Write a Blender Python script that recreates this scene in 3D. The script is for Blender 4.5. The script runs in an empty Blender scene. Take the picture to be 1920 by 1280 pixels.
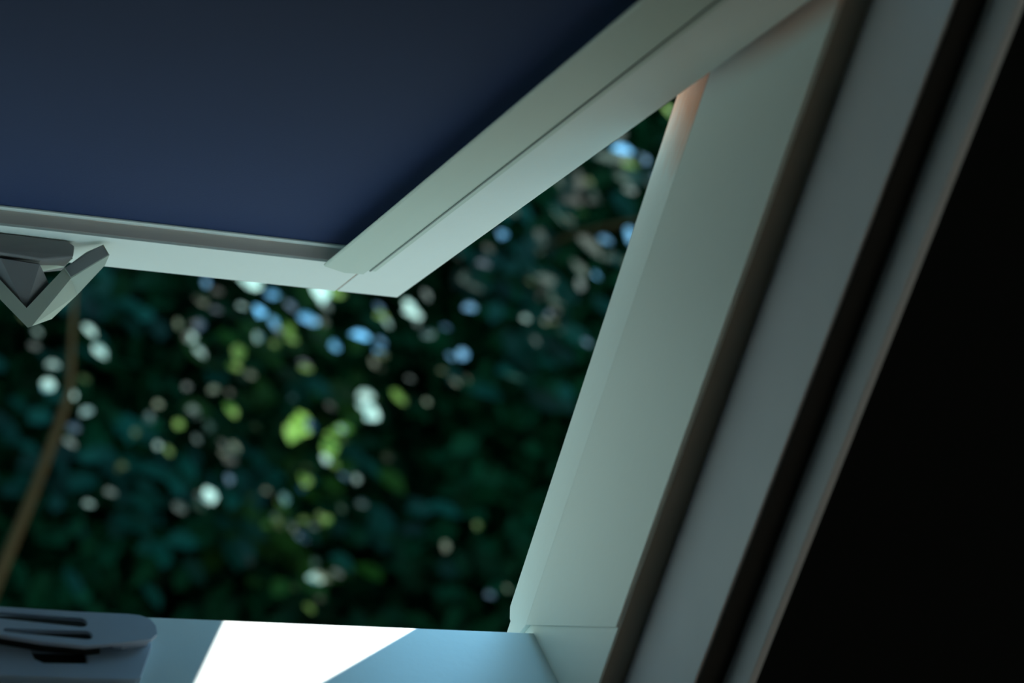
import bpy, bmesh, math, random
import numpy as np
from mathutils import Vector, Matrix

SC = bpy.context.scene
COL = SC.collection
PITCH = math.radians(49.0)
CP, SP = math.cos(PITCH), math.sin(PITCH)
OZ = 1.25                      # height of the sill corner above the floor

def W(u, v, n):
    """window axes (u right, v up the slope, n outward) -> world"""
    return Vector((u, -v * CP + n * SP, v * SP + n * CP + OZ))

def Wd(u, v, n):
    return W(u, v, n) - W(0, 0, 0)

PHI = math.radians(46.9)       # how far the sash is tilted open
cP, sP = math.cos(PHI), math.sin(PHI)
SA = (-.008, .0381, .2687)     # lower right corner of the sash, window axes

def S(a, s, d):
    """sash axes (a right from its right edge, s up the sash, d outward) -> world"""
    return W(SA[0] + a, SA[1] + s * cP + d * sP, SA[2] - s * sP + d * cP)

# ------------------------------------------------------------------ camera
Mrow = ((0.9174126, 0.0918725, 0.3871867), (0.2657891, -0.8655975, -0.4243786), (-0.2961591, -0.4922403, 0.8185287))
CAM = (-0.4095586, 0.5433701, -0.7462532)
right = Wd(*[r[0] for r in Mrow]).normalized()
down = Wd(*[r[1] for r in Mrow]).normalized()
fwd = Wd(*[r[2] for r in Mrow]).normalized()
camd = bpy.data.cameras.new('camera')
camo = bpy.data.objects.new('camera', camd)
COL.objects.link(camo)
rot = Matrix((right, -down, -fwd)).transposed()
camo.matrix_world = Matrix.Translation(W(*CAM)) @ rot.to_4x4()
camd.sensor_width = 36.0
camd.lens = 3882.5 / 1920 * 36
camd.clip_start = .02
camd.clip_end = 200
camd.dof.use_dof = True
camd.dof.focus_distance = 1.05
camd.dof.aperture_fstop = 8.2
SC.camera = camo

def from_camera(px, py, dist):
    p = right * ((px - 960) / 3882.5) + down * ((py - 640) / 3882.5) + fwd
    return W(*CAM) + p.normalized() * dist

# ------------------------------------------------------------------ light
SUN = Wd(.781, 1.0, .596).normalized()        # towards the sun
world = bpy.data.worlds.new('sky')
SC.world = world
world.use_nodes = True
nt = world.node_tree
nt.nodes.clear()
wo = nt.nodes.new('ShaderNodeOutputWorld')
bg = nt.nodes.new('ShaderNodeBackground')
tc = nt.nodes.new('ShaderNodeTexCoord')
sx = nt.nodes.new('ShaderNodeSeparateXYZ')
cr = nt.nodes.new('ShaderNodeValToRGB')
cr.color_ramp.elements[0].position = 0.0
cr.color_ramp.elements[0].color = (.11, .158, .145, 1)
cr.color_ramp.elements[1].position = .8
cr.color_ramp.elements[1].color = (.20, .51, .76, 1)
e3 = cr.color_ramp.elements.new(.5)
e3.color = (.14, .215, .22, 1)
nt.links.new(tc.outputs['Generated'], sx.inputs[0])
nt.links.new(sx.outputs['Z'], cr.inputs[0])
nt.links.new(cr.outputs[0], bg.inputs[0])
nt.links.new(bg.outputs[0], wo.inputs[0])
bg.inputs[1].default_value = 6.0
sd = bpy.data.lights.new('sun', 'SUN')
so = bpy.data.objects.new('sun', sd)
COL.objects.link(so)
so.location = W(0, 0, 0) + SUN * 10
so.rotation_euler = SUN.to_track_quat('Z', 'Y').to_euler()
sd.energy = 9.0
sd.angle = math.radians(.53)
sd.color = (1.0, .93, .84)

SC.view_settings.view_transform = 'Standard'
SC.view_settings.look = 'None'
SC.view_settings.exposure = 0.13
SC.view_settings.gamma = 1.0
SC.view_settings.use_curve_mapping = False
SC.cycles.use_denoising = True
SC.cycles.max_bounces = 10
SC.cycles.diffuse_bounces = 6

# ------------------------------------------------------------------ materials
def mat(name, col, rough=.5, spec=.5, metal=0.0, noise=None, bump=None, translucent=None, vary=None):
    """noise = (scale, second colour, amount); bump = (scale, strength)"""
    m = bpy.data.materials.new(name)
    m.use_nodes = True
    t = m.node_tree
    b = t.nodes['Principled BSDF']
    b.inputs['Base Color'].default_value = (*col, 1)
    b.inputs['Roughness'].default_value = rough
    b.inputs['Specular IOR Level'].default_value = spec
    b.inputs['Metallic'].default_value = metal
    co = t.nodes.new('ShaderNodeTexCoord')
    if noise:
        n = t.nodes.new('ShaderNodeTexNoise')
        n.inputs['Scale'].default_value = noise[0]
        n.inputs['Detail'].default_value = 4
        t.links.new(co.outputs['Object'], n.inputs['Vector'])
        r = t.nodes.new('ShaderNodeMapRange')
        r.inputs[1].default_value = .35
        r.inputs[2].default_value = .75
        r.inputs[4].default_value = noise[2]
        t.links.new(n.outputs[0], r.inputs[0])
        mx = t.nodes.new('ShaderNodeMix')
        mx.data_type = 'RGBA'
        mx.inputs[6].default_value = (*col, 1)
        mx.inputs[7].default_value = (*noise[1], 1)
        t.links.new(r.outputs[0], mx.inputs[0])
        t.links.new(mx.outputs[2], b.inputs['Base Color'])
    if bump:
        n = t.nodes.new('ShaderNodeTexNoise')
        n.inputs['Scale'].default_value = bump[0]
        n.inputs['Detail'].default_value = 3
        t.links.new(co.outputs['Object'], n.inputs['Vector'])
        bm_ = t.nodes.new('ShaderNodeBump')
        bm_.inputs['Strength'].default_value = bump[1]
        bm_.inputs['Distance'].default_value = .001
        t.links.new(n.outputs[0], bm_.inputs['Height'])
        t.links.new(bm_.outputs[0], b.inputs['Normal'])
    if translucent:
        tr = t.nodes.new('ShaderNodeBsdfTranslucent')
        tr.inputs[0].default_value = (*translucent[0], 1)
        ms = t.nodes.new('ShaderNodeMixShader')
        ms.inputs[0].default_value = translucent[1]
        t.links.new(b.outputs[0], ms.inputs[1])
        t.links.new(tr.outputs[0], ms.inputs[2])
        t.links.new(ms.outputs[0], t.nodes['Material Output'].inputs[0])
    return m

PAINT = (.70, .745, .685)
M_paint = mat('white_paint', PAINT, .42, .4, noise=(9, (.66, .70, .64), .6), bump=(260, .12))
M_jamb = mat('warm_tinted_white_paint', PAINT, .45, .4, bump=(200, .15))
M_sill = mat('sill_paint', (.74, .86, .88), .4, .45, bump=(260, .12))
M_tip = mat('shaded_hook_metal', (.20, .19, .18), .4, .5)  # hook metal darkened, shade put into the colour
M_groove_shade = mat('groove_shade_grey', (.22, .25, .23), .7, .2)  # grey that paints the shadow line along the side rails
M_bar = mat('bar_plastic', (.50, .44, .40), .5, .35)
M_lining = mat('lining_paint', (.62, .62, .64), .6, .3, noise=(14, (.54, .55, .57), .7))
M_gap = mat('gap_shade_brown', (.36, .31, .25), .8, .2)  # brown that paints the shade on the first reveal step
M_shade = mat('shade_black', (.012, .014, .012), .7, .3)  # black that paints shade in the second step, slots and notch
M_alu = mat('grey_aluminium', (.42, .44, .44), .45, .5, metal=.3)
M_blind = mat('blue_blackout_fabric', (.012, .029, .090), .75, .25, noise=(3, (.009, .023, .075), .8), bump=(900, .1))
M_rail = mat('blind_rail', (.50, .58, .49), .4, .45)
M_latch = mat('latch_metal', (.46, .50, .40), .45, .5)
M_latchd = mat('shaded_latch_metal', (.16, .155, .15), .55, .4)
M_keeper = mat('catch_plastic', (.44, .52, .64), .5, .4, noise=(60, (.40, .48, .60), .5))
M_wood = mat('pine_end_grain', (.30, .15, .08), .7, .3)
M_glass = mat('window_glass', (.9, .95, .95), .02, .5)
gb = M_glass.node_tree.nodes['Principled BSDF']
gb.inputs['Transmission Weight'].default_value = 1.0
M_dark = mat('grey_wall_paint', (.30, .30, .28), .9, .1, noise=(4, (.27, .27, .25), .6))
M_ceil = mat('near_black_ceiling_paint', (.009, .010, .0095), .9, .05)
M_floor = mat('wood_floor', (.66, .58, .48), .7, .2, noise=(8, (.58, .50, .40), .8))
M_tile = mat('roof_tile', (.30, .28, .25), .8, .2, noise=(7, (.22, .21, .19), .8), bump=(30, .6))
M_flash = mat('light_flashing', (.46, .48, .46), .55, .4, noise=(12, (.40, .42, .41), .6))
M_grass = mat('gravel', (.19, .185, .155), .9, .2, noise=(3, (.15, .145, .12), .9))
M_bark = mat('bark', (.03, .025, .015), .9, .1, noise=(20, (.02, .016, .01), .9))
M_barkp = mat('pale_branch_bark', (.016, .012, .005), .9, .02, noise=(30, (.011, .009, .004), .9))
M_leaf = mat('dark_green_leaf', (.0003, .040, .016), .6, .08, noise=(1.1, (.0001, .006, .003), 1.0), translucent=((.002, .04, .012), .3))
def toned(name, col, tcol, fac):
    """a leaf material whose colour varies from leaf to leaf (attribute «tone»)"""
    m = mat(name, col, .6, .12, translucent=(tcol, fac))
    t_ = m.node_tree
    at = t_.nodes.new('ShaderNodeAttribute')
    at.attribute_name = 'tone'
    for nd, c in ((t_.nodes['Principled BSDF'], col), ([n for n in t_.nodes if n.type == 'BSDF_TRANSLUCENT'][0], tcol)):
        vm = t_.nodes.new('ShaderNodeVectorMath')
        vm.operation = 'SCALE'
        vm.inputs[0].default_value = col if nd.type == 'BSDF_PRINCIPLED' else tcol
        t_.links.new(at.outputs['Fac'], vm.inputs['Scale'])
        t_.links.new(vm.outputs[0], nd.inputs[0])
    return m
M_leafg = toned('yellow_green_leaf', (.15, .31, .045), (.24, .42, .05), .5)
M_leafw = toned('sky_tint_white_leaf', (.44, .66, .58), (.4, .55, .45), .3)  # white of the sky gaps put into the leaf colour
M_leafb = toned('sky_tint_blue_leaf', (.11, .38, .62), (.08, .3, .55), .2)  # blue of sky gaps and reflections put into the leaf colour
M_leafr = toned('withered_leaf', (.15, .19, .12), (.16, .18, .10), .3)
M_leaft = toned('skylit_teal_leaf', (.0, .115, .082), (.0, .10, .06), .3)  # teal of the skylight put into the leaf colour
M_leafo = toned('glow_olive_leaf', (.03, .13, .01), (.03, .14, .01), .4)  # soft glow patches put into the leaf colour

# jamb: white paint, warm light near the pivot painted into its colour, worn line at the bottom
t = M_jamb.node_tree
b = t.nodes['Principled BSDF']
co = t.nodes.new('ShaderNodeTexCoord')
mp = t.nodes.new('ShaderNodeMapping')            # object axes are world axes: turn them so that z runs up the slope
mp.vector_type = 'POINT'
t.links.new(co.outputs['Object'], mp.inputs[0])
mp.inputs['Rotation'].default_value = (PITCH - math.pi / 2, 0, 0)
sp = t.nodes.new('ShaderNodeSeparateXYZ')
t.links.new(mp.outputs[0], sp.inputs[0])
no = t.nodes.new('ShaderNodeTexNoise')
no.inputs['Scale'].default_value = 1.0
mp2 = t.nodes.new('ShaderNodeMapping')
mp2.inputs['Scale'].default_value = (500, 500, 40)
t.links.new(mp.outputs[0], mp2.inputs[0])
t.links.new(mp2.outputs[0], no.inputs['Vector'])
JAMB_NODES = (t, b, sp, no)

# ------------------------------------------------------------------ helpers
def tag(o, label=None, cat=None, group=None, kind=None):
    if label: o['label'] = label
    if cat: o['category'] = cat
    if group: o['group'] = group
    if kind: o['kind'] = kind
    return o

def empty(name, loc):
    o = bpy.data.objects.new(name, None)
    o.empty_display_size = .05
    o.location = loc
    COL.objects.link(o)
    return o

def finish(name, bm, m, parent=None, bevel=0.0, smooth=False, origin=None):
    bmesh.ops.recalc_face_normals(bm, faces=bm.faces)
    base = Vector((0, 0, 0))
    p = parent
    while p is not None:
        base += p.location
        p = p.parent
    off = Vector(origin) if origin is not None else base
    bmesh.ops.translate(bm, verts=bm.verts, vec=-off)
    me = bpy.data.meshes.new(name)
    bm.to_mesh(me)
    bm.free()
    if smooth:
        for f in me.polygons: f.use_smooth = True
    me.materials.append(m)
    o = bpy.data.objects.new(name, me)
    COL.objects.link(o)
    if parent: o.parent = parent
    o.location = off - base
    if bevel:
        bv = o.modifiers.new('bevel', 'BEVEL')
        bv.width = bevel
        bv.segments = 2
        bv.limit_method = 'ANGLE'
    return o

def add_prism(bm, F, poly, axis, t0, t1):
    """poly = 2-D points in the two other axes of frame F; extruded along axis from t0 to t1"""
    def P(p, t):
        c = list(p)
        c.insert(axis, t)
        return bm.verts.new(F(*c))
    a = [P(p, t0) for p in poly]
    b_ = [P(p, t1) for p in poly]
    k = len(poly)
    bm.faces.new(a)
    bm.faces.new(b_[::-1])
    for i in range(k):
        bm.faces.new((a[i], a[(i + 1) % k], b_[(i + 1) % k], b_[i]))

def prism(name, F, poly, axis, t0, t1, m, parent=None, bevel=0.0):
    bm = bmesh.new()
    add_prism(bm, F, poly, axis, t0, t1)
    return finish(name, bm, m, parent, bevel)

def add_box(bm, F, x0, x1, y0, y1, z0, z1):
    add_prism(bm, F, [(y0, z0), (y1, z0), (y1, z1), (y0, z1)], 0, x0, x1)

def box(name, F, x0, x1, y0, y1, z0, z1, m, parent=None, bevel=0.0):
    bm = bmesh.new()
    add_box(bm, F, x0, x1, y0, y1, z0, z1)
    return finish(name, bm, m, parent, bevel)

def hull(name, F, groups, m, parent=None, bevel=0.0):
    bm = bmesh.new()
    for pts in groups:
        vs = [bm.verts.new(F(*p)) for p in pts]
        r = bmesh.ops.convex_hull(bm, input=vs, use_existing_faces=False)
        junk = [e for e in r['geom_interior'] if isinstance(e, bmesh.types.BMVert)]
        if junk: bmesh.ops.delete(bm, geom=junk, context='VERTS')
    bmesh.ops.dissolve_limit(bm, angle_limit=.02, verts=bm.verts, edges=bm.edges)
    return finish(name, bm, m, parent, bevel)

def holed(name, F, outer, holes, lo, hi, m, parent=None, bevel=0.0):
    """a plate with through holes; outline in axes 0 and 2 of frame F, thickness along axis 1"""
    cu = bpy.data.curves.new('tmp', 'CURVE')
    cu.dimensions = '2D'
    cu.fill_mode = 'BOTH'
    cu.extrude = (hi - lo) / 2 * 100
    for pl in [outer] + holes:
        s_ = cu.splines.new('POLY')
        s_.points.add(len(pl) - 1)
        for q_, p in zip(s_.points, pl): q_.co = (p[0] * 100, p[1] * 100, 0, 1)
        s_.use_cyclic_u = True
    to = bpy.data.objects.new('tmp', cu)
    COL.objects.link(to)
    me = bpy.data.meshes.new_from_object(to.evaluated_get(bpy.context.evaluated_depsgraph_get()))
    bpy.data.objects.remove(to)
    bm = bmesh.new()
    bm.from_mesh(me)
    bmesh.ops.remove_doubles(bm, verts=bm.verts, dist=1e-4)
    for v_ in bm.verts:
        x, y, z = v_.co
        v_.co = F(x / 100, (lo + hi) / 2 + z / 100, y / 100)
    return finish(name, bm, m, parent, bevel)

def capsule(x0, z0, x1, z1, r0, r1, k=8):
    """outline of a slot with round ends"""
    a = math.atan2(z1 - z0, x1 - x0)
    out = []
    for i in range(k + 1):
        th = a - math.pi / 2 + math.pi * i / k
        out.append((x1 + r1 * math.cos(th), z1 + r1 * math.sin(th)))
    for i in range(k + 1):
        th = a + math.pi / 2 + math.pi * i / k
        out.append((x0 + r0 * math.cos(th), z0 + r0 * math.sin(th)))
    return out

# ------------------------------------------------------------------ dimensions (metres)
WU = -.62            # inner face of the left jamb
VT = .735            # inner face of the top frame member
N1, N2, N3 = -.0725, -.1255, -.142        # where the reveal steps back
U1, U2, U3 = 0.0, .0122, .0245

# ------------------------------------------------------------------ room
XYZ = lambda x, y, z: Vector((x, y, z))
tag(box('floor', XYZ, -3.5, 1.2, -4.2, .4, -.1, 0.0, M_floor), kind='structure')
def under_roof(v):
    p = W(0, v, -.08)
    return (p.y, p.z)
gable = [(-4.2, 0.0), (.36, 0.0), (.36, under_roof(-.78)[1]), under_roof(3.1), (-4.2, under_roof(3.1)[1])]
for nm, x0, x1, pg in (('wall_left', -3.6, -3.5, gable),):
    tag(prism(nm, XYZ, pg, 0, x0, x1, M_dark), kind='structure')
def yr(z):
    v = (z - 1.25 + .08 * CP) / SP
    return -v * CP - .08 * SP
zt = under_roof(3.1)[1]
WY0, WY1, WZ0, WZ1 = -1.75, -.75, .95, 1.75          # unseen window added in the right gable, to bounce sun off the floor
bm = bmesh.new()
for pg in ([(-4.2, 0.0), (.36, 0.0), (.36, .66), (yr(WZ0), WZ0), (-4.2, WZ0)], [(-4.2, WZ0), (WY0, WZ0), (WY0, WZ1), (-4.2, WZ1)],
           [(WY1, WZ0), (yr(WZ0), WZ0), (yr(WZ1), WZ1), (WY1, WZ1)], [(-4.2, WZ1), (yr(WZ1), WZ1), (yr(zt), zt), (-4.2, zt)]):
    add_prism(bm, XYZ, pg, 0, 1.2, 1.3)
tag(finish('wall_right', bm, M_dark), kind='structure')
w2 = tag(empty('added_window', (1.25, (WY0 + WY1) / 2, WZ0)), kind='structure')
bm = bmesh.new()
add_box(bm, XYZ, 1.22, 1.28, WY0, WY1, WZ0, WZ0 + .05)
add_box(bm, XYZ, 1.22, 1.28, WY0, WY1, WZ1 - .05, WZ1)
add_box(bm, XYZ, 1.22, 1.28, WY0, WY0 + .05, WZ0 + .05, WZ1 - .05)
add_box(bm, XYZ, 1.22, 1.28, WY1 - .05, WY1, WZ0 + .05, WZ1 - .05)
finish('added_window_frame', bm, M_paint, w2)
tag(box('wall_back', XYZ, -3.6, 1.3, -4.3, -4.2, 0.0, 3.7, M_dark), kind='structure')
tag(box('wall_front', XYZ, -3.6, 1.3, .30, .40, 0.0, .60, M_dark), kind='structure')
tag(box('ceiling_flat', XYZ, -3.6, 1.3, -4.3, under_roof(3.1)[0] + .1, under_roof(3.1)[1], under_roof(3.1)[1] + .1, M_dark), kind='structure')

# sloping ceiling with the window opening, and the flat part above it
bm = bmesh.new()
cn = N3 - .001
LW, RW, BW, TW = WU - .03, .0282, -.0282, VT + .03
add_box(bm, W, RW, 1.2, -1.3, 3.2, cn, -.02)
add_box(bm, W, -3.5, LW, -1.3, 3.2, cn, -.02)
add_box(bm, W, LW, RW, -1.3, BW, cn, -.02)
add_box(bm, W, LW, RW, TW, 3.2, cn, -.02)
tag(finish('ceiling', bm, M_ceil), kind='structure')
# outer roof skin
bm = bmesh.new()
add_box(bm, W, .13, 1.35, -1.6, 3.3, -.02, .035)
add_box(bm, W, -4.0, WU - .13, -1.6, 3.3, -.02, .035)
add_box(bm, W, WU - .13, .13, -1.6, -.32, -.02, .035)
add_box(bm, W, WU - .13, .13, VT + .13, 3.3, -.02, .035)
for k in range(14):                                   # tile courses
    v0 = -1.6 + k * .35
    for x0, x1 in ((.14, 1.35), (-4.0, WU - .14)):
        add_prism(bm, W, [(v0, .035), (v0, .058), (v0 + .36, .036), (v0 + .36, .035)], 0, x0, x1)
tag(finish('roof', bm, M_tile), kind='structure')
bm = bmesh.new()
add_prism(bm, W, [(-.32, -.02), (-.32, .036), (-.03, .004), (-.03, -.02)], 0, WU - .13, .13)
tag(finish('trim_3', bm, M_flash), kind='structure')

# ------------------------------------------------------------------ window frame
win = tag(empty('window_1', W(WU / 2, -.03, 0)), kind='structure')
# right jamb: reveal face, then a slight facet towards the outside
def jamb_mesh(sgn, uo):
    bm = bmesh.new()
    prof = [(0, N1), (0, .005), (.0042, .0345), (.03, .0345), (.03, N1)]
    pr = [(uo + sgn * p[0], p[1]) for p in prof]
    a = [bm.verts.new(W(p[0], -.07, p[1])) for p in pr]
    c = [bm.verts.new(W(p[0], VT + .06, p[1])) for p in pr]
    bm.faces.new(a); bm.faces.new(c[::-1])
    for i in range(5): bm.faces.new((a[i], a[(i + 1) % 5], c[(i + 1) % 5], c[i]))
    return bm
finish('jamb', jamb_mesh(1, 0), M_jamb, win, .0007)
finish('jamb', jamb_mesh(-1, WU), M_paint, win, .0007)
# painted facing board on the right jamb, cut level at its foot
bm = bmesh.new()
pl = [(.0575, N1 + .0003), (VT, N1 + .0003), (VT, .005), (.001, .005)]
inner = [bm.verts.new(W(-.0012 - .0012 * k, v_, n_)) for k, (v_, n_) in zip((0, 0, 1, 1), pl)]
outer_ = [bm.verts.new(W(.002, v_, n_)) for v_, n_ in pl]
face2 = [(-.0012 - .0012, .001, .005), (-.0024, VT, .005), (.0025, VT, .0352), (.0025, .001, .0352)]
bm.faces.new(inner); bm.faces.new(outer_[::-1])
for i in range(4): bm.faces.new((inner[i], inner[(i + 1) % 4], outer_[(i + 1) % 4], outer_[i]))
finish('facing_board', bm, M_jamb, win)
# slim strip on the outer edge of the jamb with a chipped foot
bm = bmesh.new()
st = [(-.004, .0352), (VT, .0352), (VT, .005), (.001, .005), (-.0135, .0135), (-.014, .030), (-.010, .0352)]
def st_u(n_): return -.0024 + (n_ - .005) * .14
ia = [bm.verts.new(W(st_u(n_), v_, n_)) for v_, n_ in st]
ib = [bm.verts.new(W(st_u(n_) + .003, v_, n_)) for v_, n_ in st]
bm.faces.new(ia); bm.faces.new(ib[::-1])
for i in range(len(st)): bm.faces.new((ia[i], ia[(i + 1) % len(st)], ib[(i + 1) % len(st)], ib[i]))
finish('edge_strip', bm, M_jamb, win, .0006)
# bottom and top members
prism('bottom_rail', W, [(0, N1), (0, 0), (-.03, -.002), (-.03, N1)], 0, WU - .03, .03, M_sill, win, .0006)
prism('top_rail', W, [(VT, N1), (VT, .03), (VT + .03, .03), (VT + .03, N1)], 0, WU - .03, .03, M_paint, win, .0006)
# outside cladding: its upstand on the right throws the slanting shadow on the sill
bm = bmesh.new()
for sgn, uo in ((1, 0), (-1, WU)):
    pr = [(uo + sgn * p[0], p[1]) for p in [(.0302, -.02), (.0302, .0690), (.036, .0690), (.06, .060), (.13, .037), (.13, -.02)]]
    a = [bm.verts.new(W(p[0], -.08, p[1])) for p in pr]
    c = [bm.verts.new(W(p[0], VT + .1, p[1])) for p in pr]
    bm.faces.new(a); bm.faces.new(c[::-1])
    for i in range(6): bm.faces.new((a[i], a[(i + 1) % 6], c[(i + 1) % 6], c[i]))
finish('cladding', bm, M_alu, win)

# lining boards (the reveal steps back twice towards the room)
bm = bmesh.new()
add_box(bm, W, U2 - .0003, U2 + .0159, -.05, VT + .04, N2, N1 - .0004)
add_box(bm, W, WU - U2 - .0159, WU - U2 + .0003, -.05, VT + .04, N2, N1 - .0004)
add_box(bm, W, WU - U2, U2, -.0282, -U2, N2, N1 - .0004)
add_box(bm, W, WU - U2, U2, VT + U2, VT + .0282, N2, N1 - .0004)
tag(finish('trim_1', bm, M_lining, None, .0006, origin=W(WU / 2, -U2, (N1 + N2) / 2)), kind='structure')
bm = bmesh.new()
add_box(bm, W, U3, U3 + .0036, -.06, VT + .04, cn - .001, N2 - .0004)
add_box(bm, W, WU - U3 - .0036, WU - U3, -.06, VT + .04, cn - .001, N2 - .0004)
add_box(bm, W, WU - U3, U3, -U3 - .0036, -U3, cn - .001, N2 - .0004)
add_box(bm, W, WU - U3, U3, VT + U3, VT + U3 + .0036, cn - .001, N2 - .0004)
tag(finish('trim_2', bm, M_lining, None, .0004, origin=W(WU / 2, -U3, (N2 + N3) / 2)), kind='structure')

# dark strips that paint the shade where the reveal steps back
g1 = bmesh.new()
add_box(g1, W, .0012, U2 - .0004, -.05, VT + .04, N1 - .0005, N1 + .001)
finish('step_shade_brown', g1, M_gap, win)
g2 = bmesh.new()
add_box(g2, W, U2 + .0008, U3 - .0002, -.05, VT + .04, N2 - .0012, N2 - .0003)
finish('step_shade_black', g2, M_shade, win)

# slotted catch plate on the sill
kp = holed('catch_plate', W,
           [(-.1919, -.0263), (-.1925, -.0120), (-.395, -.0100), (-.3900, -.0500), (-.2030, -.0508), (-.2002, -.0490)],
           [[(-.2454, -.031), (-.2215, -.031), (-.2218, -.0405), (-.2405, -.0412), (-.2440, -.0385)]],
           .0002, .0042, M_keeper, win, .0004)
kp['label'] = 'grey slotted catch plate screwed to the sill'
top = [(-.2020, -.0124), (-.1965, -.0130), (-.1925, -.0152), (-.1905, -.0200), (-.1908, -.0260), (-.1940, -.0300),
       (-.2080, -.0335), (-.2235, -.0365), (-.2420, -.0345), (-.2600, -.0305), (-.3000, -.0270), (-.3500, -.0330),
       (-.3900, -.0290), (-.3950, -.0140), (-.3800, -.0105), (-.2600, -.0108), (-.2250, -.0122)]
holed('catch_cover', W, top,
      [capsule(-.2640, -.0165, -.2236, -.0200, .0022, .0033), capsule(-.2560, -.0275, -.2222, -.0290, .0012, .0030),
       capsule(-.355, -.0185, -.300, -.0175, .0028, .0014)],
      .0085, .0103, M_keeper, kp, .0004)
bm = bmesh.new()
add_prism(bm, W, [(-.199, -.0145), (-.1935, -.0190), (-.1940, -.0270), (-.2060, -.0310), (-.2100, -.0300), (-.2140, -.0150)], 1, .0040, .0087)
add_prism(bm, W, [(-.360, -.0145), (-.3900, -.0150), (-.3900, -.0270), (-.3600, -.0290)], 1, .0040, .0087)
finish('spacer', bm, M_keeper, kp, .0003)
prism('recess_shade', W, [(-.2150, -.0133), (-.2160, -.0338), (-.2235, -.0352), (-.2420, -.0332), (-.2600, -.0292), (-.3000, -.0258), (-.3500, -.0315), (-.3595, -.0280), (-.3595, -.0133)],
      1, .0043, .0072, M_shade, kp)  # dark sheet painting the shade below the cover and its slots
box('notch_shade', W, -.246, -.221, .0003, .0012, -.042, -.0305, M_shade, kp)  # dark sheet painting the shade inside the notch

# ------------------------------------------------------------------ sash
SL = .736                     # sash length
SWd = -.604                   # its left edge
sash = tag(empty('window_sash', S(SWd / 2, SL / 2, .02)),
           'white roof window sash tilted open above the sill, latch on its lower edge', 'window sash')
TH = .048
def stile(a0, a1):
    return prism('stile', S, [(0, 0), (SL, 0), (SL, TH), (0, TH)], 0, a0, a1, M_paint, sash, .0007)
stile(-.037, 0); stile(SWd, SWd + .037)
bm = bmesh.new()
add_box(bm, S, SWd + .0373, -.0379, .0, .0526, 0.0, TH)
finish('bottom_rail', bm, M_paint, sash, .0004)
box('corner_joint', S, -.0380, -.0369, .0006, .052, .0006, .04, M_wood, sash)['label'] = 'bare wood in the open corner joint'
box('top_rail', S, SWd + .0373, -.0373, SL - .053, SL, 0, TH, M_paint, sash, .0007)
box('glazing_bead', S, SWd + .0374, -.0374, .0527, .0550, -.0006, .0020, M_paint, sash, .0003)
box('glass_pane', S, SWd + .0375, -.0375, .0535, SL - .0535, .024, .040, M_glass, sash)
# sash cladding outside
bm = bmesh.new()
add_box(bm, S, SWd + .001, -.001, .001, .05, TH, TH + .004)
add_box(bm, S, -.05, -.001, .0505, SL - .001, TH, TH + .004)
add_box(bm, S, SWd + .001, SWd + .05, .0505, SL - .001, TH, TH + .004)
finish('cladding', bm, M_alu, sash)

# latch on the lower edge
latch = hull('latch', S, [[(-.2450, .042, -.0003), (-.2450, .042, -.0105), (-.2125, .040, -.0118), (-.1960, .040, -.0085), (-.1955, .040, -.0025), (-.2000, .041, -.0003),
                           (-.2450, .012, -.0003), (-.2450, .012, -.0105), (-.2125, .012, -.0118), (-.1960, .012, -.0085), (-.2000, .012, -.0003)]],
             M_latchd, sash, .0008)
latch['label'] = 'dark grey latch with a pointed metal hook under it'
def back(p, k=.008): return (p[0], p[1] - k, p[2])
Vo, Vi = (-.2160, .03, -.0464), (-.2171, .03, -.0359)
Ri, Rr, R0 = (-.1987, .03, -.0124), (-.1948, .03, -.0175), (-.2138, .03, -.0453)
G1, G2, G3 = (-.2015, .022, -.0373), (-.1894, .022, -.0237), (-.1794, .041, -.0116)
T1, T2, T3 = (-.1892, .040, -.0050), (-.1820, .047, -.0021), (-.1785, .047, -.0074)
Lo, Li = (-.2480, .03, -.0170), (-.2440, .03, -.0100)
hull('hook', S, [[Vi, Vo, R0, Ri, Rr, G1, G2, back(Vi), back(Ri), back(G1, .004)],
                 [Ri, Rr, T1, T2, T3, G2, G3, back(T1), back(T2), back(T3, .006)],
                 [Vi, Vo, Lo, Li, back(Vi), (-.2168, .024, -.0425), (-.2470, .024, -.0140), back(Li)]], M_latch, latch)
hull('hook_web', S, [[(-.2171, .0265, -.0359), (-.2440, .0265, -.0100), (-.2330, .0375, -.0128), (-.2127, .0375, -.0138), (-.2055, .0265, -.0205),
                      (-.2171, .0245, -.0359), (-.2440, .0245, -.0100), (-.2330, .0355, -.0118), (-.2127, .0355, -.0128), (-.2055, .0245, -.0205)]],
     M_latchd, latch)  # web lies in shade, put into its darker colour
def lift(p, k): return (p[0] - .2 * k, p[1] + k, p[2] - .2 * k)
hull('hook_shade', S, [[lift(p_, k) for k in (-.0003, .0006) for p_ in ((-.1983, .0305, -.0121), (-.1948, .0305, -.0168), (-.1887, .0402, -.0050), (-.1823, .0468, -.0024), (-.1791, .0468, -.0074))]],
     M_tip, latch, .0003)  # dark plate paints the shading on the bent hook tip
hull('lock_tongue', S, [[(-.2141, .030, -.0120), (-.1942, .030, -.0065), (-.1968, .020, -.0088), (-.2093, .020, -.0128),
                         (-.2141, .028, -.0095), (-.1942, .028, -.0040), (-.1968, .018, -.0068), (-.2093, .018, -.0108)]], M_rail, latch, .0004)

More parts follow.
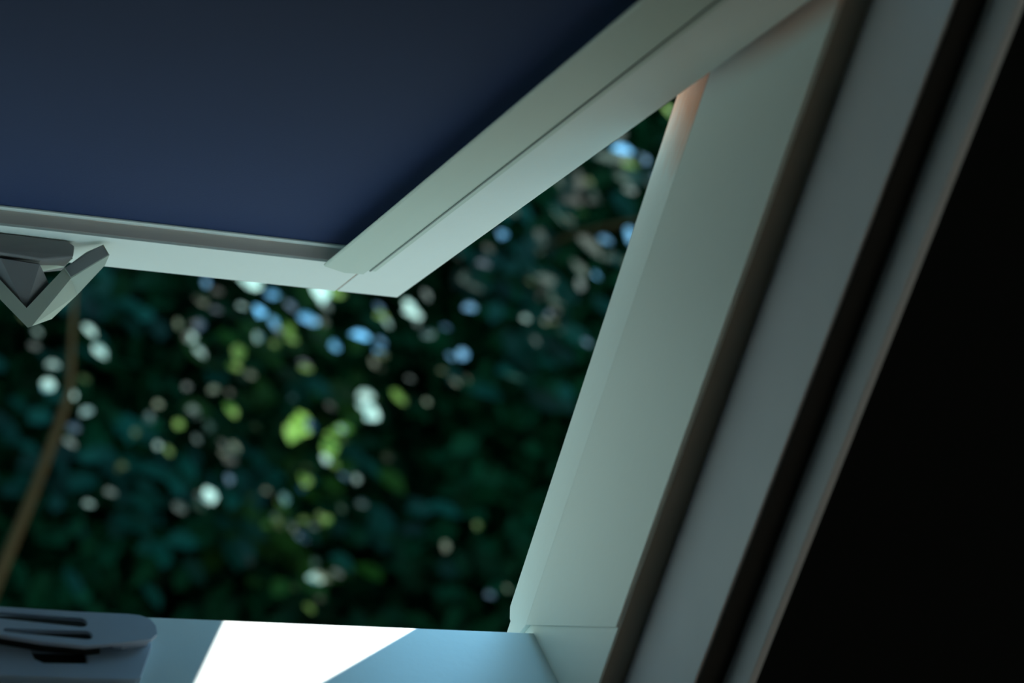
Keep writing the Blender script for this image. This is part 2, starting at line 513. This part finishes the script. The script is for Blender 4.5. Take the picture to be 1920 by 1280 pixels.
# ------------------------------------------------------------------ blackout blind
blind = tag(empty('blackout_blind', S(SWd / 2, SL / 2, .004)),
            'dark blue blackout blind drawn across the open sash between pale side rails', 'blind')
box('fabric', S, SWd + .045, -.045, .058, SL - .06, .0086, .0094, M_blind, blind)
bm = bmesh.new()
add_prism(bm, S, [(.0554, .0006), (.0556, .0078), (.0540, .0090), (.0530, .0078), (.0530, .0024)], 0, SWd + .052, -.052)
finish('bottom_bar', bm, M_bar, blind, .0004)
bm = bmesh.new()
add_prism(bm, S, [(.0557, .0076), (.0610, .0074), (.0612, .0085), (.0557, .0085)], 0, SWd + .050, -.050)
finish('hem_strip', bm, M_paint, blind, .0003)
for sg in (1, -1):
    x = lambda a: a if sg == 1 else SWd - a
    bm = bmesh.new()
    prof = [(-.0308, -.0002, .0500), (-.0312, -.0014, .0500), (-.0368, -.0014, .0500), (-.0370, -.0005, .0500), (-.0388, -.0005, .0510),
            (-.0391, -.0044, .0520), (-.0500, -.0046, .0515), (-.0636, -.0044, .0585), (-.0645, -.0038, .0590), (-.0645, -.0030, .0590), (-.0440, -.0001, .0560)]
    a = [bm.verts.new(S(x(p_[0]), p_[2], p_[1])) for p_ in prof]
    e = [bm.verts.new(S(x(p_[0]), SL - .06, p_[1])) for p_ in prof]
    bm.faces.new(a); bm.faces.new(e[::-1])
    k_ = len(prof)
    for i in range(k_): bm.faces.new((a[i], a[(i + 1) % k_], e[(i + 1) % k_], e[i]))
    box('rail_shade_line', S, *sorted((x(-.0352), x(-.0344))), .0506, SL - .06, -.0019, -.0012, M_groove_shade, blind)  # thin dark strip painting the shadow gap of the rail
    finish('side_rail', bm, M_rail, blind, .0004)

# ------------------------------------------------------------------ garden
gr = box('ground', lambda x, y, z: Vector((x, y, z)), -40, 40, .4, 60, -3.1, -3.0, M_grass)
tag(gr, kind='structure')

def leaf_mesh(name, pos, nrm, length, m, parent, seed, tone=None):
    """many folded leaves as one mesh"""
    rg = np.random.default_rng(seed)
    pos = np.asarray(pos, float); k = len(pos)
    nrm = nrm / np.linalg.norm(nrm, axis=1)[:, None]
    r = rg.normal(size=(k, 3))
    ax = np.cross(nrm, r); ax /= np.linalg.norm(ax, axis=1)[:, None]
    sd_ = np.cross(nrm, ax)
    L = np.asarray(length)[:, None]
    prof = [(-.5, 0, 0), (-.2, .30, .07), (.18, .27, .07), (.5, 0, -.04), (.18, -.27, .07), (-.2, -.30, .07)]
    V = np.stack([pos + ax * L * a + sd_ * L * b_ + nrm * L * c for a, b_, c in prof], 1).reshape(-1, 3)
    F = np.arange(k)[:, None] * 6
    faces = np.concatenate([F + np.array([[0, 1, 2, 3]]), F + np.array([[0, 3, 4, 5]])], 1).reshape(-1, 4)
    base = np.zeros(3)
    p = parent
    while p is not None:
        base += np.array(p.location); p = p.parent
    V = V - base
    me = bpy.data.meshes.new(name)
    me.vertices.add(len(V)); me.vertices.foreach_set('co', V.ravel())
    me.loops.add(faces.size); me.loops.foreach_set('vertex_index', faces.ravel())
    me.polygons.add(len(faces)); me.polygons.foreach_set('loop_start', np.arange(len(faces)) * 4)
    me.update(calc_edges=True); me.validate()
    if tone is not None:
        at = me.attributes.new('tone', 'FLOAT', 'FACE')
        at.data.foreach_set('value', np.repeat(np.asarray(tone, np.float32), 2))
    me.materials.append(m)
    o = bpy.data.objects.new(name, me)
    COL.objects.link(o)
    o.parent = parent
    return o

def tube(name, pts, rad, m, parent, sides=10):
    bm = bmesh.new()
    rings = []
    pts = [Vector(p) for p in pts]
    for i, p in enumerate(pts):
        d = (pts[min(i + 1, len(pts) - 1)] - pts[max(i - 1, 0)]).normalized()
        x = d.cross(Vector((.3, 1, .1))).normalized(); y = d.cross(x)
        rings.append([bm.verts.new(p + (x * math.cos(2 * math.pi * j / sides) + y * math.sin(2 * math.pi * j / sides)) * rad[i]) for j in range(sides)])
    for a, b_ in zip(rings, rings[1:]):
        for j in range(sides): bm.faces.new((a[j], a[(j + 1) % sides], b_[(j + 1) % sides], b_[j]))
    bm.faces.new(rings[0]); bm.faces.new(rings[-1][::-1])
    return finish(name, bm, m, parent, smooth=True)

# bright leaves in the sun, some coloured as sky gaps and reflections: (x, y, leaf size in cm, kind)
BR = [
 (774, 588, 6.5, 'w'), (766, 574, 5.5, 'w'), (690, 765, 6.5, 'w'), (697, 778, 6.5, 'w'), (686, 742, 6, 'w'), (600, 545, 9, 'w'), (625, 548, 7, 'g'),
 (676, 630, 6, 'b'), (486, 584, 6, 'b'), (575, 597, 5, 'b'), (588, 603, 4, 'b'), (511, 553, 4, 'b'), (513, 605, 4, 'b'), (628, 649, 5, 'b'),
 (712, 659, 3.5, 'b'), (714, 640, 3, 'b'), (881, 577, 4.5, 'b'), (867, 664, 5, 'b'), (845, 668, 2.5, 'b'), (1118, 517, 4, 'b'), (1180, 440, 6, 'b'),
 (1135, 450, 4, 'b'), (1168, 282, 7, 'b'), (942, 440, 4, 'b'), (455, 575, 3.5, 'w'), (1100, 642, 2.5, 'b'), (386, 530, 3, 'b'), (1210, 300, 3, 'b'),
 (168, 620, 4.5, 'w'), (187, 659, 5, 'w'), (99, 684, 4, 'w'), (90, 722, 5.5, 'w'), (133, 737, 4, 'w'), (162, 772, 4, 'w'), (358, 632, 4.5, 'w'),
 (374, 660, 4, 'w'), (70, 622, 2.5, 'w'), (380, 567, 3, 'r'), (333, 607, 2.5, 'r'), (483, 632, 3.5, 'w'),
 (447, 662, 6, 'g'), (440, 688, 5, 'g'), (540, 617, 5, 'g'), (548, 635, 5, 'g'), (515, 647, 4, 'g'), (574, 691, 4.5, 'g'), (745, 744, 5.5, 'g'),
 (752, 748, 4, 'g'), (715, 592, 5, 'g'), (725, 605, 3.5, 'w'), (470, 702, 3, 'r'), (400, 730, 3, 'r'), (297, 758, 3, 'r'), (391, 799, 4.5, 'r'),
 (335, 795, 4.5, 'g'), (432, 768, 6, 'g'), (560, 800, 11, 'g'), (548, 812, 8, 'g'), (572, 790, 8, 'g'), (628, 822, 8, 'g'), (617, 840, 8, 'g'),
 (642, 805, 6, 'g'), (626, 868, 4, 'g'), (610, 860, 4, 'w'), (573, 901, 5.5, 'g'), (567, 896, 4, 'g'), (655, 893, 4, 'r'), (668, 898, 3, 'w'),
 (640, 804, 3, 'w'), (393, 928, 6, 'w'), (385, 935, 4, 'w'), (372, 948, 3.5, 'r'), (296, 835, 3, 'w'), (315, 845, 3.5, 'g'), (440, 838, 3.5, 'r'),
 (533, 935, 4, 'w'), (528, 948, 4, 'g'), (500, 920, 3, 'r'), (640, 952, 3.5, 'r'), (613, 975, 4, 'g'), (600, 968, 3, 'g'), (570, 975, 3, 'g'),
 (545, 985, 3.5, 'r'), (500, 985, 3.5, 'g'), (520, 975, 3, 'g'), (515, 968, 2.5, 'r'), (835, 1024, 3.5, 'r'), (592, 1084, 5, 'w'), (600, 1080, 3.5, 'r'), (612, 1085, 3, 'r'),
 (590, 1055, 3, 'r'), (580, 1140, 3.5, 'g'), (853, 716, 2.5, 'r'), (800, 753, 2.5, 'r'), (985, 597, 3, 'w'), (1022, 603, 3, 'r'), (950, 1103, 2, 'r'),
 (1105, 340, 2.5, 'g'), (1180, 310, 5, 'g'), (1250, 205, 6, 'g'), (700, 680, 3, 'r'), (420, 850, 3, 'r'), (167, 945, 3, 'w'), (895, 985, 3, 'g'),
 (1090, 400, 3, 'g'), (1230, 330, 2.5, 'b'), (1010, 470, 3, 'r'), (720, 520, 4, 'g'), (470, 530, 7, 'w'), (460, 526, 5, 'w'),
]
FY = 6.1                       # front of the tree mass
rng = np.random.default_rng(11)
sun = np.array(SUN)
camp = np.array(W(*CAM))
main = list(BR)
for i in range(80):            # dimmer flecks around them
    q_ = main[int(rng.integers(len(main)))]
    BR.append((q_[0] + rng.normal() * 42, q_[1] + rng.normal() * 42, rng.uniform(2.0, 4.5), 'wggbr'[int(rng.integers(5))] + 'd'))
# broader leaves with skylit and glowing patches put into their colour
for cx_, cy_, sp_, kd_, k_ in [(450, 900, 70, 't', 26), (1000, 660, 60, 't', 26), (960, 470, 60, 't', 22), (90, 840, 60, 't', 20), (260, 1000, 80, 't', 26),
                               (150, 590, 60, 't', 22), (1180, 320, 50, 't', 9), (1110, 440, 50, 't', 8), (560, 620, 50, 'o', 16), (520, 960, 50, 'o', 14),
                               (420, 700, 50, 'o', 12), (600, 820, 60, 'o', 16), (560, 1080, 60, 'o', 12), (730, 960, 70, 't', 14), (1010, 540, 50, 't', 16), (250, 880, 60, 't', 14)]:
    for i in range(k_):
        BR.append((cx_ + rng.normal() * sp_, cy_ + rng.normal() * sp_, rng.uniform(8, 14), kd_))
for i in range(3):
    BR.append((rng.uniform(1050, 1250), rng.uniform(240, 560), rng.uniform(2.5, 4.5), 'bd' if i % 2 else 'gd'))
bright = {'w': [], 'b': [], 'g': [], 'r': [], 't': [], 'o': []}
targets = []
for px, py, cm, kd in BR:
    dist = (6.75 if kd not in 'to' else 7.35) + rng.uniform(-.25, .15)
    p = np.array(from_camera(px, py, dist))
    tc_ = camp - p; tc_ /= np.linalg.norm(tc_)
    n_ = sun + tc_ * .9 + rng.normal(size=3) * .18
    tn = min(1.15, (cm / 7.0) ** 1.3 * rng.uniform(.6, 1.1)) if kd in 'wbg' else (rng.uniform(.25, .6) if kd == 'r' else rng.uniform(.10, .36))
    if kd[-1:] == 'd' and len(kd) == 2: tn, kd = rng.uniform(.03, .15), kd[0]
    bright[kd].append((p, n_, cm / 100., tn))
    if kd not in 'to': targets.append(p)
targets = np.array(targets)

def prune(P, r, t0=.03):
    """thin the crown so that sun reaches the bright leaves"""
    keep = np.ones(len(P), bool)
    for q_ in targets:
        d = P - q_
        t_ = d @ sun
        dd = np.linalg.norm(d - t_[:, None] * sun, axis=1)
        keep &= ~((dd < r) & (t_ > t0))
    return keep

def blob(rg, k, c, rad):
    v_ = rg.normal(size=(k, 3)); v_ /= np.linalg.norm(v_, axis=1)[:, None]
    return np.array(c) + v_ * (rg.uniform(0, 1, (k, 1)) ** (1 / 2.4)) * np.array(rad)

def make_tree(name, base, height, trunk_pts, blobs, label, cat, seed, leaf=(.09, .17), trunk_r=.12, cut=None, group=None):
    root = tag(empty(name, base), label, cat, group)
    rg = np.random.default_rng(seed)
    P = np.concatenate([blob(rg, k, c, r) for k, c, r in blobs])
    if cut is not None: P = P[cut(P)]
    P = P[prune(P, .10)]
    nrm = rg.normal(size=(len(P), 3)) + np.array([0, -.25, .8])
    o = leaf_mesh('foliage', P, nrm, rg.uniform(*leaf, len(P)), M_leaf, root, seed + 1)
    o['kind'] = 'stuff'
    tube('trunk', [base] + trunk_pts, [trunk_r * (1 - .75 * i / len(trunk_pts)) for i in range(len(trunk_pts) + 1)], M_bark, root)
    for k, c, r in blobs[:6]:
        a = Vector(trunk_pts[0]); e = Vector(c)
        mid = (a + e) / 2 + Vector((0, .1, .2))
        tube('branch', [a, mid, e], [trunk_r * .4, trunk_r * .28, .012], M_bark, root, 8)
    return root

def front(P):
    return P[:, 1] > FY + .35 * np.sin(P[:, 0] * 2.1) * np.sin(P[:, 2] * 2.7 + 1)

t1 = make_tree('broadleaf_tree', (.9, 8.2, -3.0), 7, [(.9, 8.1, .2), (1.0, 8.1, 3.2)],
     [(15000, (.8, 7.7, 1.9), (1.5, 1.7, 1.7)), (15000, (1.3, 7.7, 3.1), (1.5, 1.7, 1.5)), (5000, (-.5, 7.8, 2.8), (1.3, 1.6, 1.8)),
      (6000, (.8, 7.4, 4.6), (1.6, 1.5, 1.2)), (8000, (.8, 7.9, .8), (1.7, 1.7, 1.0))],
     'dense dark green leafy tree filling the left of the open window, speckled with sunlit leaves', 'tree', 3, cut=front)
t2 = make_tree('broadleaf_tree', (4.0, 8.6, -3.0), 7, [(4.0, 8.5, .2), (3.9, 8.5, 3.2)],
     [(15000, (3.0, 8.0, 1.6), (1.6, 1.8, 1.5)), (17000, (3.3, 7.9, 3.2), (1.6, 1.8, 1.6)), (9000, (4.9, 7.9, 3.0), (1.5, 1.7, 1.6)),
      (8000, (3.6, 7.8, 4.9), (1.8, 1.6, 1.1)), (7000, (4.0, 8.0, 1.0), (1.6, 1.7, 1.2))],
     'shadowed dark green tree right beside the window jamb, with few bright leaves', 'tree', 5, cut=front)
t3 = make_tree('background_tree', (2.4, 12.0, -3.0), 9, [(2.4, 12.0, .5), (2.5, 12.0, 3.5)],
     [(11000, (.6, 12.0, 2.0), (2.6, 1.2, 2.4)), (11000, (4.4, 12.0, 2.2), (2.8, 1.2, 2.6)), (9000, (2.4, 12.0, 4.4), (3.8, 1.3, 2.2)), (9000, (2.6, 12.0, .4), (4.0, 1.2, 1.8))],
     'unlit dark tree far behind the leafy ones, seen only through their gaps', 'tree', 9, leaf=(.14, .22))
# unseen crown added to keep the sun off most of the leaves
t4 = make_tree('added_shade_tree', (8.4, 5.9, -3.0), 9, [(8.2, 5.9, 1.0), (7.4, 5.9, 5.4)],
     [(11000, (4.2, 5.8, 5.9), (1.9, 1.2, .9)), (9000, (2.6, 5.9, 5.9), (1.6, 1.1, .8)), (10000, (6.0, 5.7, 5.8), (1.8, 1.3, 1.2)), (7000, (7.4, 5.8, 4.4), (1.3, 1.3, 1.4))],
     'unseen tree added right of the window, its crown shades the leaves', 'tree', 13, leaf=(.09, .15), trunk_r=.16)

mats = {'t': M_leaft, 'o': M_leafo, 'w': M_leafw, 'b': M_leafb, 'g': M_leafg, 'r': M_leafr}
names = {'t': 'skylit_teal_leaves', 'o': 'glow_olive_leaves', 'w': 'sky_tint_white_leaves', 'b': 'sky_tint_blue_leaves', 'g': 'yellow_green_leaves', 'r': 'brownish_leaves'}
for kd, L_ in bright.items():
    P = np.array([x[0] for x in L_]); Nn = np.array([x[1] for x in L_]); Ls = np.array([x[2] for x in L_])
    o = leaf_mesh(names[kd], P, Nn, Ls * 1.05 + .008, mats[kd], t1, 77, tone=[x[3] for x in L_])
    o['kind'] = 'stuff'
    o['label'] = {'t': 'broad leaves tinted teal by painted skylight', 'o': 'olive leaves with a soft glow in their colour', 'w': 'pale leaves in the sun coloured like bright sky gaps', 'b': 'leaves coloured blue for sky gaps and reflections', 'g': 'yellow green sunlit leaves', 'r': 'withered brownish leaves'}[kd]

# thin bare branch crossing the left of the view, and a twig further right
def pth(L_): return [from_camera(x, y, d) for x, y, d in L_]
tube('bare_branch', pth([(-60, 1230, 5.6), (0, 1075, 5.75), (60, 930, 5.9), (105, 810, 6.0), (130, 735, 6.1), (134, 640, 6.2), (140, 540, 6.4)]),
     [.018, .016, .015, .014, .012, .009, .005], M_barkp, t1, 8)['label'] = 'thin bare brown branch'
tube('twig', pth([(1330, 395, 6.3), (1180, 418, 6.35), (1080, 438, 6.4), (1005, 470, 6.5)]), [.008, .010, .010, .006], M_barkp, t2, 8)

# ------------------------------------------------------------------ warm light painted on the jamb (object coordinates are relative to window_1)
t, b, sp, no = JAMB_NODES
base = win.location
def local(v_, n_):
    p = W(0, v_, n_) - base
    a = PITCH - math.pi / 2
    # mapping node POINT rotation about x
    y = p.y * math.cos(a) - p.z * math.sin(a); z = p.y * math.sin(a) + p.z * math.cos(a)
    return y, z
yA, zA = local(.238, .0); yB, zB = local(.272, .0)
def rng_node(sock, a, c):
    r = t.nodes.new('ShaderNodeMapRange'); r.inputs[1].default_value = a; r.inputs[2].default_value = c
    t.links.new(sock, r.inputs[0]); return r.outputs[0]
def math_node(op, a, c):
    r = t.nodes.new('ShaderNodeMath'); r.operation = op
    for i, s_ in enumerate((a, c)):
        if isinstance(s_, (int, float)): r.inputs[i].default_value = s_
        else: t.links.new(s_, r.inputs[i])
    return r.outputs[0]
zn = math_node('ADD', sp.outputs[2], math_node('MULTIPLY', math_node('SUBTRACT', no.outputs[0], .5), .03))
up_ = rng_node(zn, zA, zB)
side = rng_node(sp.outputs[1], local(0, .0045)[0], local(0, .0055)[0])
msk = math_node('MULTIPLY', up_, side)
# warm bounce along the sash edge, painted as an orange band
sash_line = math_node('ADD', math_node('MULTIPLY', sp.outputs[2], 1.065), sp.outputs[1])
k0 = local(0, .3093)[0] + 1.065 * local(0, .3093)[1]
warm_band = math_node('MULTIPLY', rng_node(sash_line, k0 - .016, k0), .55)
warm_band = math_node('MULTIPLY', warm_band, rng_node(sp.outputs[2], local(.28, 0)[1], local(.33, 0)[1]))
msk = math_node('MAXIMUM', msk, warm_band)
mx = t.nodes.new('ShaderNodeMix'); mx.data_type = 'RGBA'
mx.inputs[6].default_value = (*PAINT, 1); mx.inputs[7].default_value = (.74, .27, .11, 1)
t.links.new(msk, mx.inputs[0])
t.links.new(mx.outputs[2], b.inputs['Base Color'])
